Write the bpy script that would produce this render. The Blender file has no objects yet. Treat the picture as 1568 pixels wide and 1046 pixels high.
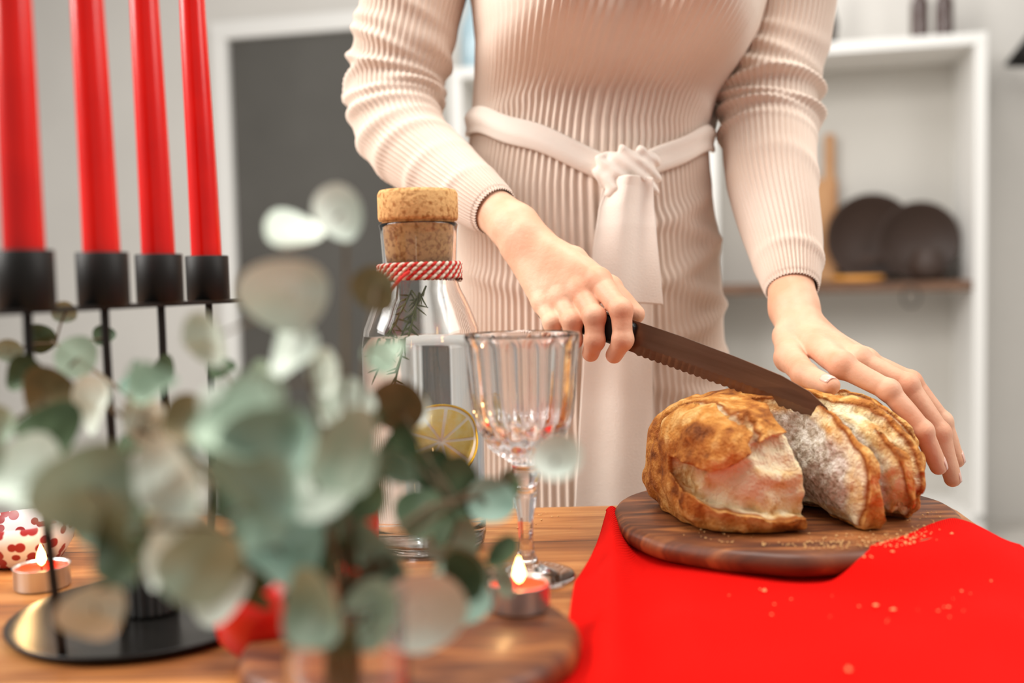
import bpy, math, random
import numpy as np
from mathutils import Vector, Matrix
random.seed(7); np.random.seed(7)
C=bpy.context.scene.collection
def lin(c):
    return tuple(((x/255)/12.92 if x/255<=.04045 else ((x/255+.055)/1.055)**2.4) for x in c)+(1,)
# ---------------- materials
def mat(name,col,rough=.5,metal=0,col2=None,nscale=20,stretch=(1,1,1),bump=0,bscale=60,sss=0,coat=0,trans=0,ior=1.45,emit=None,estr=0,detail=4,spec=.5,sheen=0,lo=.35,hi=.65):
    m=bpy.data.materials.new(name); m.use_nodes=True; n=m.node_tree.nodes; l=m.node_tree.links
    b=n['Principled BSDF']; b.inputs['Base Color'].default_value=lin(col); b.inputs['Roughness'].default_value=rough; b.inputs['Metallic'].default_value=metal
    b.inputs['Specular IOR Level'].default_value=spec
    b.inputs['IOR'].default_value=ior
    if trans: b.inputs['Transmission Weight'].default_value=trans
    if sss: b.inputs['Subsurface Weight'].default_value=sss; b.inputs['Subsurface Radius'].default_value=(1,.35,.2); b.inputs['Subsurface Scale'].default_value=.006
    if coat: b.inputs['Coat Weight'].default_value=coat; b.inputs['Coat Roughness'].default_value=.15
    if sheen: b.inputs['Sheen Weight'].default_value=sheen
    if emit: b.inputs['Emission Color'].default_value=lin(emit); b.inputs['Emission Strength'].default_value=estr
    if col2 or bump:
        tc=n.new('ShaderNodeTexCoord'); mp=n.new('ShaderNodeMapping'); mp.inputs['Scale'].default_value=stretch; l.new(tc.outputs['Object'],mp.inputs[0])
    if col2:
        t=n.new('ShaderNodeTexNoise'); t.inputs['Scale'].default_value=nscale; t.inputs['Detail'].default_value=detail; l.new(mp.outputs[0],t.inputs[0])
        r=n.new('ShaderNodeValToRGB'); r.color_ramp.elements[0].position=lo; r.color_ramp.elements[1].position=hi
        r.color_ramp.elements[0].color=lin(col); r.color_ramp.elements[1].color=lin(col2)
        l.new(t.outputs['Fac'],r.inputs[0]); l.new(r.outputs[0],b.inputs['Base Color'])
    if bump:
        t2=n.new('ShaderNodeTexNoise'); t2.inputs['Scale'].default_value=bscale; t2.inputs['Detail'].default_value=5; l.new(mp.outputs[0],t2.inputs[0])
        bp=n.new('ShaderNodeBump'); bp.inputs['Strength'].default_value=bump; bp.inputs['Distance'].default_value=.002; l.new(t2.outputs['Fac'],bp.inputs['Height']); l.new(bp.outputs[0],b.inputs['Normal'])
    return m
M_knit=mat('ribbed_knit',(229,211,197),.9,col2=(221,200,184),nscale=8,bump=.35,bscale=900,sheen=.05,spec=.12)
M_sash=mat('sash_fabric',(238,226,215),.9,col2=(231,217,205),nscale=12,bump=.3,bscale=700,sheen=.05,spec=.12)
M_skin=mat('skin',(234,190,160),.5,col2=(220,160,128),nscale=22,bump=.18,bscale=260,sss=.1,spec=.35)
M_nail=mat('nail',(238,194,178),.25,coat=.4)
M_hair=mat('hair',(70,45,30),.5,col2=(45,28,18),nscale=30,stretch=(6,6,.6),bump=.5)
M_black=mat('black_metal',(22,20,18),.5,metal=.2,col2=(29,27,25),nscale=30,spec=.35)
M_blackplate=mat('black_plate',(28,26,24),.3,metal=.4)
M_wax=mat('red_wax',(234,20,4),.22,col2=(216,8,1),nscale=14,spec=.6)
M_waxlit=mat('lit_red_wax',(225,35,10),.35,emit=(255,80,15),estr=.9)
M_alu=mat('aluminium',(215,212,210),.28,metal=.9)
M_flame=mat('flame',(255,220,150),.5,emit=(255,205,120),estr=14)
M_steel=mat('steel_blade',(100,74,58),.3,metal=.8,col2=(122,94,78),nscale=30,stretch=(.2,1,3))  # brown base colour stands in for warm reflections on the steel
M_handle=mat('knife_handle_black',(18,17,17),.4)
M_cork=mat('cork',(226,178,116),.85,col2=(176,118,62),nscale=260,bump=.5,bscale=300,lo=.48,hi=.66,detail=3)
M_glass=mat('clear_glass',(255,255,255),.0,trans=1,ior=1.45)
M_crystal=mat('crystal_glass',(255,255,255),.0,trans=1,ior=1.5)
M_water=mat('water',(250,253,255),.0,trans=1,ior=1.33)
M_lemon=mat('lemon_peel',(255,206,50),.4,bump=.3,bscale=300)
M_pulp=mat('lemon_pulp',(255,240,165),.35,col2=(255,226,115),nscale=120)
M_pith=mat('lemon_pith',(255,250,232),.6)
M_twr=mat('twine_red',(205,40,30),.8,bump=.4,bscale=900)
M_tww=mat('twine_white',(240,225,205),.8,bump=.4,bscale=900)
M_leaf=[mat('eucalyptus_leaf_light',(228,234,222),.5,col2=(198,210,196),nscale=40,spec=.45),  # pale colour carries the bright, sunlit look of the leaves
        mat('eucalyptus_leaf_mid',(172,190,168),.55,col2=(138,160,138),nscale=40,spec=.35),
        mat('eucalyptus_leaf_dark',(86,104,74),.6,col2=(58,76,50),nscale=40,spec=.3),  # dark colour also stands for shade beneath the upper leaves
        mat('eucalyptus_leaf_brown',(132,114,76),.6,col2=(92,84,52),nscale=40),
        mat('eucalyptus_leaf_bluegreen',(148,174,158),.55,col2=(110,142,126),nscale=40,spec=.35)]
M_stem=mat('eucalyptus_stem',(96,80,56),.7)
M_herb=mat('rosemary_green',(104,112,62),.7)
M_wallm=mat('wall_paint',(214,210,204),.9,col2=(209,205,199),nscale=2)
M_white=mat('white_lacquer',(228,226,222),.45)
M_shback=mat('shelf_back_panel',(198,194,187),.6)
M_door=mat('door_dark_grey',(84,81,76),.6,col2=(77,74,69),nscale=3)
M_panblk=mat('cast_iron',(58,42,34),.55,bump=.3,bscale=120)
M_brass=mat('dark_bottle_glass',(58,30,20),.2,coat=.6)
M_blue=mat('pale_blue_glass',(170,195,205),.15,coat=.4)
M_apple=mat('apple_skin',(212,14,6),.3,col2=(226,40,12),nscale=25,coat=.2)

def wood(name,c1,c2,c3,rough=.4,coat=.2,scale=(1,1,1),sc=9,planks=0):
    m=bpy.data.materials.new(name); m.use_nodes=True; n=m.node_tree.nodes; l=m.node_tree.links; b=n['Principled BSDF']
    b.inputs['Roughness'].default_value=rough; b.inputs['Coat Weight'].default_value=coat; b.inputs['Coat Roughness'].default_value=.25
    tc=n.new('ShaderNodeTexCoord'); mp=n.new('ShaderNodeMapping'); mp.inputs['Scale'].default_value=scale; l.new(tc.outputs['Object'],mp.inputs[0])
    t=n.new('ShaderNodeTexNoise'); t.inputs['Scale'].default_value=sc; t.inputs['Detail'].default_value=6; t.inputs['Distortion'].default_value=1.2; l.new(mp.outputs[0],t.inputs[0])
    r=n.new('ShaderNodeValToRGB'); e=r.color_ramp.elements; e[0].position=.3; e[1].position=.72; e[0].color=lin(c1); e[1].color=lin(c3); x=e.new(.5); x.color=lin(c2)
    l.new(t.outputs['Fac'],r.inputs[0])
    out=r.outputs[0]
    if planks:
        sp=n.new('ShaderNodeSeparateXYZ'); l.new(tc.outputs['Object'],sp.inputs[0])
        mu=n.new('ShaderNodeMath'); mu.operation='MULTIPLY'; mu.inputs[1].default_value=planks; l.new(sp.outputs['Y'],mu.inputs[0])
        fr=n.new('ShaderNodeMath'); fr.operation='FRACT'; l.new(mu.outputs[0],fr.inputs[0])
        cp=n.new('ShaderNodeMath'); cp.operation='LESS_THAN'; cp.inputs[1].default_value=.012; l.new(fr.outputs[0],cp.inputs[0])
        fl=n.new('ShaderNodeMath'); fl.operation='FLOOR'; l.new(mu.outputs[0],fl.inputs[0])
        wn=n.new('ShaderNodeTexWhiteNoise'); wn.noise_dimensions='1D'; l.new(fl.outputs[0],wn.inputs['W'])
        hs=n.new('ShaderNodeHueSaturation'); l.new(out,hs.inputs['Color'])
        ad=n.new('ShaderNodeMath'); ad.operation='MULTIPLY_ADD'; ad.inputs[1].default_value=.3; ad.inputs[2].default_value=.85; l.new(wn.outputs['Value'],ad.inputs[0]); l.new(ad.outputs[0],hs.inputs['Value'])
        mx=n.new('ShaderNodeMixRGB'); l.new(cp.outputs[0],mx.inputs[0]); l.new(hs.outputs[0],mx.inputs[1]); mx.inputs[2].default_value=lin((70,42,22)); out=mx.outputs[0]
    l.new(out,b.inputs['Base Color'])
    bp=n.new('ShaderNodeBump'); bp.inputs['Strength'].default_value=.15; bp.inputs['Distance'].default_value=.001; l.new(t.outputs['Fac'],bp.inputs['Height']); l.new(bp.outputs[0],b.inputs['Normal'])
    return m
M_table=wood('table_oak',(132,76,34),(172,108,54),(198,140,82),.45,.15,(1,9,1),5,planks=7.3)
M_board=wood('walnut_board',(64,30,12),(110,58,26),(174,108,56),.5,.15,(1.2,7,1),9)
M_woodsh=wood('shelf_wood',(84,58,42),(104,74,54),(120,86,64),.5,.1,(1,6,6),5)
M_lightw=wood('beech',(160,112,72),(180,132,88),(194,148,104),.6,0,(6,6,1),5)
M_floor=wood('floor_pale',(196,190,182),(204,199,192),(212,207,200),.5,.1,(1,8,1),3,planks=6)

def cloth_mat():
    m=bpy.data.materials.new('red_ribbed_cotton'); m.use_nodes=True; n=m.node_tree.nodes; l=m.node_tree.links; b=n['Principled BSDF']
    b.inputs['Roughness'].default_value=.9; b.inputs['Specular IOR Level'].default_value=.1
    tc=n.new('ShaderNodeTexCoord'); mp=n.new('ShaderNodeMapping'); mp.inputs['Rotation'].default_value=(0,0,.35); l.new(tc.outputs['Object'],mp.inputs[0])
    w=n.new('ShaderNodeTexWave'); w.inputs['Scale'].default_value=190; w.inputs['Distortion'].default_value=.8; w.inputs['Detail'].default_value=1; l.new(mp.outputs[0],w.inputs[0])
    t=n.new('ShaderNodeTexNoise'); t.inputs['Scale'].default_value=700; l.new(mp.outputs[0],t.inputs[0])
    a=n.new('ShaderNodeMath'); a.operation='ADD'; l.new(w.outputs['Fac'],a.inputs[0]); l.new(t.outputs['Fac'],a.inputs[1])
    r=n.new('ShaderNodeValToRGB'); e=r.color_ramp.elements; e[0].position=.1; e[1].position=.9; e[0].color=lin((206,6,2)); e[1].color=lin((236,16,5)); l.new(w.outputs['Fac'],r.inputs[0]); l.new(r.outputs[0],b.inputs['Base Color'])
    bp=n.new('ShaderNodeBump'); bp.inputs['Strength'].default_value=.6; bp.inputs['Distance'].default_value=.0008; l.new(a.outputs[0],bp.inputs['Height']); l.new(bp.outputs[0],b.inputs['Normal'])
    return m
M_cloth=cloth_mat()
def bread_mat():
    m=bpy.data.materials.new('bread_crust_and_crumb'); m.use_nodes=True; n=m.node_tree.nodes; l=m.node_tree.links; b=n['Principled BSDF']
    at=n.new('ShaderNodeAttribute'); at.attribute_name='cut_depth'
    tc=n.new('ShaderNodeTexCoord')
    def noise(s,d=6,dist=0):
        t=n.new('ShaderNodeTexNoise'); t.inputs['Scale'].default_value=s; t.inputs['Detail'].default_value=d; t.inputs['Distortion'].default_value=dist; l.new(tc.outputs['Object'],t.inputs[0]); return t
    def ramp(src,stops):
        r=n.new('ShaderNodeValToRGB'); e=r.color_ramp.elements; e[0].position=stops[0][0]; e[0].color=lin(stops[0][1]); e[1].position=stops[-1][0]; e[1].color=lin(stops[-1][1])
        for p,c in stops[1:-1]: q=e.new(p); q.color=lin(c)
        l.new(src,r.inputs[0]); return r
    t=noise(26,9); t2=noise(95,8,.4)
    ad=n.new('ShaderNodeMath'); ad.operation='MULTIPLY_ADD'; l.new(t2.outputs['Fac'],ad.inputs[0]); ad.inputs[1].default_value=.45; 
    sb=n.new('ShaderNodeMath'); sb.operation='MULTIPLY'; sb.inputs[1].default_value=.55; l.new(t.outputs['Fac'],sb.inputs[0]); l.new(sb.outputs[0],ad.inputs[2])
    cr_=ramp(ad.outputs[0],[(.36,(118,62,20)),(.44,(170,100,38)),(.52,(206,138,62)),(.62,(236,190,120))])
    t3=noise(230,4); cm=ramp(t3.outputs['Fac'],[(.33,(170,150,126)),(.47,(216,203,184)),(.6,(240,232,219))])
    du=ramp(ad.outputs[0],[(.38,(202,142,76)),(.46,(232,196,138)),(.57,(246,230,192))])
    def mr(a,c):
        q=n.new('ShaderNodeMapRange'); q.inputs['From Min'].default_value=a; q.inputs['From Max'].default_value=c; l.new(at.outputs['Fac'],q.inputs['Value']); return q.outputs[0]
    def mix(f,a,c):
        x=n.new('ShaderNodeMixRGB'); l.new(f,x.inputs[0]); l.new(a,x.inputs[1])
        if isinstance(c,tuple): x.inputs[2].default_value=c
        else: l.new(c,x.inputs[2])
        return x.outputs[0]
    c=mix(mr(.0006,.0018),cr_.outputs[0],lin((156,86,30))); c=mix(mr(.0022,.0042),c,du.outputs[0]); c=mix(mr(.009,.013),c,cm.outputs[0])
    l.new(c,b.inputs['Base Color']); b.inputs['Roughness'].default_value=.68; b.inputs['Specular IOR Level'].default_value=.28
    vo=noise(380,6); v2=noise(120,6)
    a2=n.new('ShaderNodeMath'); a2.operation='ADD'; l.new(vo.outputs['Fac'],a2.inputs[0]); l.new(v2.outputs['Fac'],a2.inputs[1])
    bp=n.new('ShaderNodeBump'); bp.inputs['Strength'].default_value=.9; bp.inputs['Distance'].default_value=.0030; l.new(a2.outputs[0],bp.inputs['Height']); l.new(bp.outputs[0],b.inputs['Normal'])
    return m
M_bread=bread_mat()
def pattern_mat():
    m=bpy.data.materials.new('red_white_pattern'); m.use_nodes=True; n=m.node_tree.nodes; l=m.node_tree.links; b=n['Principled BSDF']
    tc=n.new('ShaderNodeTexCoord'); v=n.new('ShaderNodeTexVoronoi'); v.inputs['Scale'].default_value=110; l.new(tc.outputs['Object'],v.inputs[0])
    r=n.new('ShaderNodeValToRGB'); r.color_ramp.interpolation='CONSTANT'; e=r.color_ramp.elements; e[0].color=lin((160,44,44)); e[1].position=.46; e[1].color=lin((236,228,226)); l.new(v.outputs['Distance'],r.inputs[0]); l.new(r.outputs[0],b.inputs['Base Color'])
    b.inputs['Roughness'].default_value=.3
    return m
M_pat=pattern_mat()
# ---------------- helpers
def empty(name,loc=(0,0,0),rotz=0):
    o=bpy.data.objects.new(name,None); o.location=loc; o.rotation_euler[2]=rotz; o.empty_display_size=.05; C.objects.link(o); return o
def mesh(name,v,f,m,parent=None,smooth=True,loc=None):
    me=bpy.data.meshes.new(name); me.from_pydata([tuple(map(float,x)) for x in v],[],[tuple(map(int,x)) for x in f]); me.update()
    for mm in (m if isinstance(m,list) else [m]): me.materials.append(mm)
    if smooth: me.polygons.foreach_set('use_smooth',[True]*len(me.polygons))
    o=bpy.data.objects.new(name,me); C.objects.link(o)
    if parent: o.parent=parent
    if loc: o.location=loc
    return o
def grid(name,P,m,parent=None,closed_u=False,cap=False,thick=0,smooth=True,closed_v=False):
    R,K,_=P.shape; V=P.reshape(-1,3).tolist(); Fs=[]
    for i in range(R if closed_v else R-1):
        i2=(i+1)%R
        for j in range(K if closed_u else K-1):
            j2=(j+1)%K; Fs.append((i*K+j,i*K+j2,i2*K+j2,i2*K+j))
    if cap: Fs.append(tuple(range(K-1,-1,-1))); Fs.append(tuple((R-1)*K+j for j in range(K)))
    o=mesh(name,V,Fs,m,parent,smooth)
    if thick:
        s=o.modifiers.new('s','SOLIDIFY'); s.thickness=thick; s.offset=0
    return o
def lathe(name,prof,m,parent=None,loc=(0,0,0),n=64,rf=None,closed=False):
    P=np.zeros((len(prof),n,3))
    for i,(r,z) in enumerate(prof):
        for j in range(n):
            a=2*math.pi*j/n; rr=r*(rf(i,a,r,z) if rf else 1); P[i,j]=(loc[0]+rr*math.cos(a),loc[1]+rr*math.sin(a),loc[2]+z)
    return grid(name,P,m,parent,closed_u=True,closed_v=closed,cap=not closed)
def box(name,lo,hi,m,parent=None,bev=.003):
    x0,y0,z0=lo;x1,y1,z1=hi
    v=[(x0,y0,z0),(x1,y0,z0),(x1,y1,z0),(x0,y1,z0),(x0,y0,z1),(x1,y0,z1),(x1,y1,z1),(x0,y1,z1)]
    f=[(3,2,1,0),(4,5,6,7),(0,1,5,4),(1,2,6,5),(2,3,7,6),(3,0,4,7)]
    o=mesh(name,v,f,m,parent,False)
    if bev: b=o.modifiers.new('b','BEVEL'); b.width=bev; b.segments=2
    return o
def cr(pts,n):
    pts=np.array(pts,float); N=len(pts); out=[]
    ext=np.vstack([2*pts[0]-pts[1],pts,2*pts[-1]-pts[-2]])
    for s in np.linspace(0,N-1-1e-9,n):
        i=int(s); t=s-i; p0,p1,p2,p3=ext[i],ext[i+1],ext[i+2],ext[i+3]
        out.append(.5*((2*p1)+(-p0+p2)*t+(2*p0-5*p1+4*p2-p3)*t*t+(-p0+3*p1-3*p2+p3)*t**3))
    return np.array(out)
def tube(name,pts,rad,m,parent=None,nr=60,ns=24,disp=None,cap=True,flat=1.0,ref=(0,0,1)):
    A=cr([tuple(p)+(r,) for p,r in zip(pts,rad)],nr); p=A[:,:3]; r=A[:,3]
    T=np.gradient(p,axis=0); T/=np.linalg.norm(T,axis=1)[:,None]
    s=np.concatenate([[0],np.cumsum(np.linalg.norm(np.diff(p,axis=0),axis=1))])
    u=np.array(ref,float); u-=T[0]*u.dot(T[0])
    if np.linalg.norm(u)<.1: u=np.array((0,1,0.)); u-=T[0]*u.dot(T[0])
    u/=np.linalg.norm(u); P=np.zeros((nr,ns,3))
    th=np.linspace(0,2*np.pi,ns,endpoint=False)
    for i in range(nr):
        u=u-T[i]*u.dot(T[i]); u/=np.linalg.norm(u); w=np.cross(T[i],u)
        rr=r[i]+(disp(s[i],th,s[-1]) if disp is not None else 0)
        P[i]=p[i]+np.outer(np.cos(th)*rr,u)+np.outer(np.sin(th)*rr*flat,w)
    return grid(name,P,m,parent,closed_u=True,cap=cap)
_lat=np.random.rand(48,48,48).astype(np.float32)*2-1
def vn(X,Y,Z,sc,off=0):
    x=X*sc+off+100;y=Y*sc+off*1.7+100;z=Z*sc+off*2.3+100
    xi=np.floor(x).astype(np.int64);yi=np.floor(y).astype(np.int64);zi=np.floor(z).astype(np.int64)
    fx=x-xi;fy=y-yi;fz=z-zi; fx=fx*fx*(3-2*fx);fy=fy*fy*(3-2*fy);fz=fz*fz*(3-2*fz)
    def g(a,b,c): return _lat[(xi+a)%48,(yi+b)%48,(zi+c)%48]
    return ((g(0,0,0)*(1-fx)+g(1,0,0)*fx)*(1-fy)+(g(0,1,0)*(1-fx)+g(1,1,0)*fx)*fy)*(1-fz)+((g(0,0,1)*(1-fx)+g(1,0,1)*fx)*(1-fy)+(g(0,1,1)*(1-fx)+g(1,1,1)*fx)*fy)*fz
def cone(X,Y,Z,a,b,ra,rb):
    ax,ay,az=a; d=np.array(b,float)-np.array(a,float); L=max(d.dot(d),1e-12)
    t=np.clip(((X-ax)*d[0]+(Y-ay)*d[1]+(Z-az)*d[2])/L,0,1)
    return np.sqrt((X-ax-t*d[0])**2+(Y-ay-t*d[1])**2+(Z-az-t*d[2])**2)-(ra+(rb-ra)*t)
def ell(X,Y,Z,c,r):
    k=np.sqrt(((X-c[0])/r[0])**2+((Y-c[1])/r[1])**2+((Z-c[2])/r[2])**2); return (k-1)*min(r)
def smin(a,b,k):
    h=np.clip(k-np.abs(a-b),0,None)/k; return np.minimum(a,b)-h*h*k*.25
def snet(name,f,lo,hi,h,m,parent=None):
    lo=np.array(lo,float);hi=np.array(hi,float); n=np.ceil((hi-lo)/h).astype(int)+1
    ax=[lo[i]+h*np.arange(n[i]) for i in range(3)]
    X,Y,Z=np.meshgrid(*ax,indexing='ij'); V=f(X,Y,Z); S=V<0
    nx,ny,nz=n; cnt=np.zeros((nx-1,ny-1,nz-1),int)
    cs=[(a,b,c) for a in (0,1) for b in (0,1) for c in (0,1)]
    for a,b,c in cs: cnt+=S[a:nx-1+a,b:ny-1+b,c:nz-1+c]
    act=(cnt>0)&(cnt<8); idx=np.full(act.shape,-1); N=act.sum(); idx[act]=np.arange(N)
    I,J,K=np.nonzero(act); acc=np.zeros((N,3)); cc=np.zeros(N)
    for a in cs:
        for d in range(3):
            if a[d]==0:
                b=list(a); b[d]=1
                va=V[I+a[0],J+a[1],K+a[2]]; vb=V[I+b[0],J+b[1],K+b[2]]; mk=(va<0)!=(vb<0)
                t=va[mk]/(va[mk]-vb[mk]); p=np.tile(np.array(a,float),(mk.sum(),1)); p[:,d]+=t; acc[mk]+=p; cc[mk]+=1
    verts=lo+h*(np.stack([I,J,K],1)+acc/cc[:,None]); Fs=[]
    def q(s0,s1,c4):
        m1=s0&~s1; m2=~s0&s1
        if m1.any(): Fs.append(np.stack([c[m1] for c in c4],1))
        if m2.any(): Fs.append(np.stack([c[m2] for c in c4[::-1]],1))
    q(S[:-1,1:-1,1:-1],S[1:,1:-1,1:-1],[idx[:,:-1,:-1],idx[:,1:,:-1],idx[:,1:,1:],idx[:,:-1,1:]])
    q(S[1:-1,:-1,1:-1],S[1:-1,1:,1:-1],[idx[:-1,:,:-1],idx[:-1,:,1:],idx[1:,:,1:],idx[1:,:,:-1]])
    q(S[1:-1,1:-1,:-1],S[1:-1,1:-1,1:],[idx[:-1,:-1,:],idx[1:,:-1,:],idx[1:,1:,:],idx[:-1,1:,:]])
    return mesh(name,verts,np.concatenate(Fs),m,parent), verts
# ================= ROOM
room_rot=-math.radians(12)
def room(name): return empty(name,(0,4.2,0),room_rot)
o=box('wall_back',(-4,0,0),(4,.12,2.7),M_wallm,None,0); o.location=(0,4.2,0); o.rotation_euler[2]=room_rot
box('floor',(-4,-1.5,-.05),(4.5,5.3,0),M_floor,None,0)
d=room('door_1')
box('door_leaf',(-1.225,-.03,.01),(-.37,-.005,2.04),M_door,d)
box('jamb_left',(-1.30,-.06,0),(-1.225,0,2.04),M_white,d); box('jamb_right',(-.37,-.06,0),(-.295,0,2.04),M_white,d); box('jamb_head',(-1.30,-.06,2.04),(-.295,0,2.115),M_white,d)
lathe('door_handle_rose',[(.025,0),(.025,.01)],M_alu,d,(0,0,0),24).matrix_local=Matrix.Translation((-.44,-.03,1.0))@Matrix.Rotation(math.pi/2,4,'X')
box('door_handle_lever',(-.56,-.075,.99),(-.43,-.06,1.01),M_alu,d,.004)
ls=room('light_switch'); box('switch_plate',(-1.40,-.012,.98),(-1.32,0,1.06),M_white,ls); box('switch_rocker',(-1.385,-.018,.995),(-1.335,-.012,1.045),M_white,ls)
sh=room('shelving_unit')
a0,a1,dp,zt=-.144,1.776,.35,1.785
box('top',(a0,-dp,zt-.04),(a1,0,zt),M_white,sh); box('bottom',(a0,-dp,.06),(a1,0,.10),M_white,sh)
for nm,x in (('side_left',a0),('divider',.82),('side_right',a1-.04)): box(nm,(x,-dp,.0),(x+.04,0,zt-.04),M_white,sh)
box('back_panel',(a0+.04,-.02,.1),(a1-.04,-.004,zt-.04),M_shback,sh,0)
box('wood_shelf_right',(.86,-dp+.01,.895),(a1-.04,-.02,.93),M_woodsh,sh); box('wood_shelf_left',(a0+.04,-dp+.01,.895),(.82,-.02,.93),M_woodsh,sh)
for x in (1.585,1.668):
    b=room('dark_bottle'); lathe('bottle_body',[(.03,0),(.032,.01),(.032,.15),(.014,.2),(.013,.27),(.015,.28)],M_brass,b,(x,-.18,zt),32)
b=room('ceramic_vase'); lathe('vase_body',[(.03,0),(.045,.03),(.05,.1),(.03,.18),(.026,.25),(.03,.27)],M_panblk,b,(1.25,-.18,zt),32)
b=room('pale_blue_carafe'); lathe('carafe_body',[(.05,0),(.06,.02),(.06,.18),(.03,.26),(.03,.32)],M_blue,b,(-.08,-.2,zt),32)
b=room('storage_box'); box('box_body',(-.09,-.3,.93),(.18,-.08,1.2),M_blue,b,.01); box('box_lid',(-.1,-.31,1.2),(.19,-.07,1.23),M_white,b,.006)
b=room('wooden_paddle_board'); box('paddle_blade',(1.13,-.075,.932),(1.31,-.055,1.33),M_lightw,b,.012); box('paddle_handle',(1.262,-.073,1.32),(1.30,-.057,1.5),M_lightw,b,.008)
for i,(x,z,r) in enumerate([(1.425,1.098,.165),(1.585,1.078,.145)]):
    b=room('cast_iron_pan'); o=lathe('pan_body',[(r*.86,0),(r,.04),(r*.97,.04),(r*.83,.008)],M_panblk,b,(0,0,0),48); o.matrix_local=Matrix.Translation((x,-.08-.06*i,z))@Matrix.Rotation(math.radians(90),4,'X')
    if i==0: box('pan_handle',(x+r-.02,-.11,z-.02),(x+r+.09,-.09,z+.015),M_panblk,b,.005)
    else: box('pan_handle',(x-r-.06,-.16,z-.08),(x-r+.05,-.145,z-.045),M_panblk,b,.005)
b=room('dark_ceramic_pot'); lathe('pot_body',[(.04,0),(.06,.02),(.065,.06),(.05,.10),(.045,.11),(.042,.11),(.046,.09),(.058,.055),(.05,.015),(.001,.012)],M_panblk,b,(1.60,-.27,.932),36)
b=room('round_cheese_board'); lathe('cheese_board_disc',[(.08,0),(.095,.01),(.09,.022)],mat('orange_wood',(214,146,62),.5),b,(1.36,-.25,.932),40)
b=room('hanging_wire_loop'); tube('loop',[(1.53+.03*math.cos(t),-.34,.875+.035*math.sin(t)) for t in np.linspace(0,6.28,12)],[.003]*12,M_black,b,40,8)
b=room('wall_lamp'); tube('lamp_arm',[(2.12,0,1.62),(2.12,-.1,1.66),(2.10,-.16,1.82),(2.05,-.2,1.84)],[.008]*4,M_black,b,30,10); o=lathe('lamp_shade',[(.02,.11),(.04,.08),(.10,0),(.095,0),(.035,.075)],M_black,b,(1.97,-.2,1.70),40); lathe('lamp_rose',[(.04,-.04),(.04,.04)],M_black,b,(2.12,-.01,1.62),24); tube('lamp_stem',[(2.05,-.2,1.84),(2.01,-.2,1.845),(1.97,-.2,1.81)],[.008]*3,M_black,b,20,10)

# ================= TABLE
tb=empty('dining_table')
out=[(-1.1,.05),(.30,.05),(.345,.08),(.375,.45),(.388,.76),(.405,.90),(.404,.935),(.385,.952),(-1.1,.948)]
N=len(out); v=[(x,y,.715) for x,y in out]+[(x,y,.75) for x,y in out]
f=[tuple(range(N-1,-1,-1)),tuple(range(N,2*N))]+[(i,(i+1)%N,N+(i+1)%N,N+i) for i in range(N)]
o=mesh('table_top',v,f,M_table,tb,False); bm=o.modifiers.new('b','BEVEL'); bm.width=.003; bm.segments=2
for x,y in ((-1.02,.12),(.27,.14),(-1.02,.88),(.31,.87)): box('table_leg',(x-.03,y-.03,0),(x+.03,y+.03,.715),M_table,tb,.004)
box('table_apron',(-1.0,.86,.64),(.30,.88,.715),M_table,tb)
# boards
b=empty('round_bread_board')
def wob(i,a,r,z): return 1+.022*math.sin(2*a+.6)+.012*math.sin(3*a+2)+.008*math.sin(7*a+1)+.004*math.sin(17*a)
lathe('board_disc',[(.133,.0),(.140,.004),(.142,.010),(.140,.016),(.136,.0185),(.05,.019)],M_board,b,(.224,.832,.7525),160,wob)
b=empty('round_serving_board')
lathe('serving_disc',[(.088,.0),(.094,.004),(.095,.010),(.093,.016),(.09,.019),(.03,.0195)],M_board,b,(-.062,.56,.7505),96,wob)
# ================= TABLE RUNNER
nu,nv=300,280; P=np.zeros((nv,nu,3))
ys=[.36,.45,.53,.617,.703,.76,.855]; xs=[-.03,-.01,.010,.031,.041,.057,.079]
for i in range(nv):
    for j in range(nu):
        u=j/(nu-1); w=i/(nv-1); yb=.862-.125*u; y=yb+(.36-yb)*w; xl=np.interp(y,ys,xs); x=xl+(.52-xl)*u
        z=.7514+.0008*math.sin(x*60+y*25)+.0006*math.sin(y*70-x*30)
        xr=.083+(y-.85)*.10; s=(x-xr)/(.010+.010*(.86-y)); 
        z+=.017*math.exp(-s*s)*(1-.35*max(0,(.7-y)/.3))
        s2=(x-xr-.045)/.016; z+=.0065*math.exp(-s2*s2)*max(0,min(1,(.71-y)/.1))
        s3=(x-.29-(y-.6)*.5)/.016; z+=.0035*math.exp(-s3*s3)*max(0,min(1,(.68-y)/.08))
        ch=((x-.214)*(-.104)+(y-.690)*.130)/.1665
        rr=math.hypot(x-.224,y-.832)
        k=1/(1+math.exp(-( -ch-.003)/.0022)); e=1/(1+math.exp((rr-.162)/.010)); k2=1/(1+math.exp((.236-x)/.007))
        z+=.0212*k*e*k2
        e2=x-(.388+.035*(y-.76))
        if e2>0: x=x-e2+min(e2,.007); z-=max(0,e2-.007)
        P[i,j]=(x,y,z)
grid('red_table_runner',P,M_cloth,None,thick=.0012)
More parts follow.
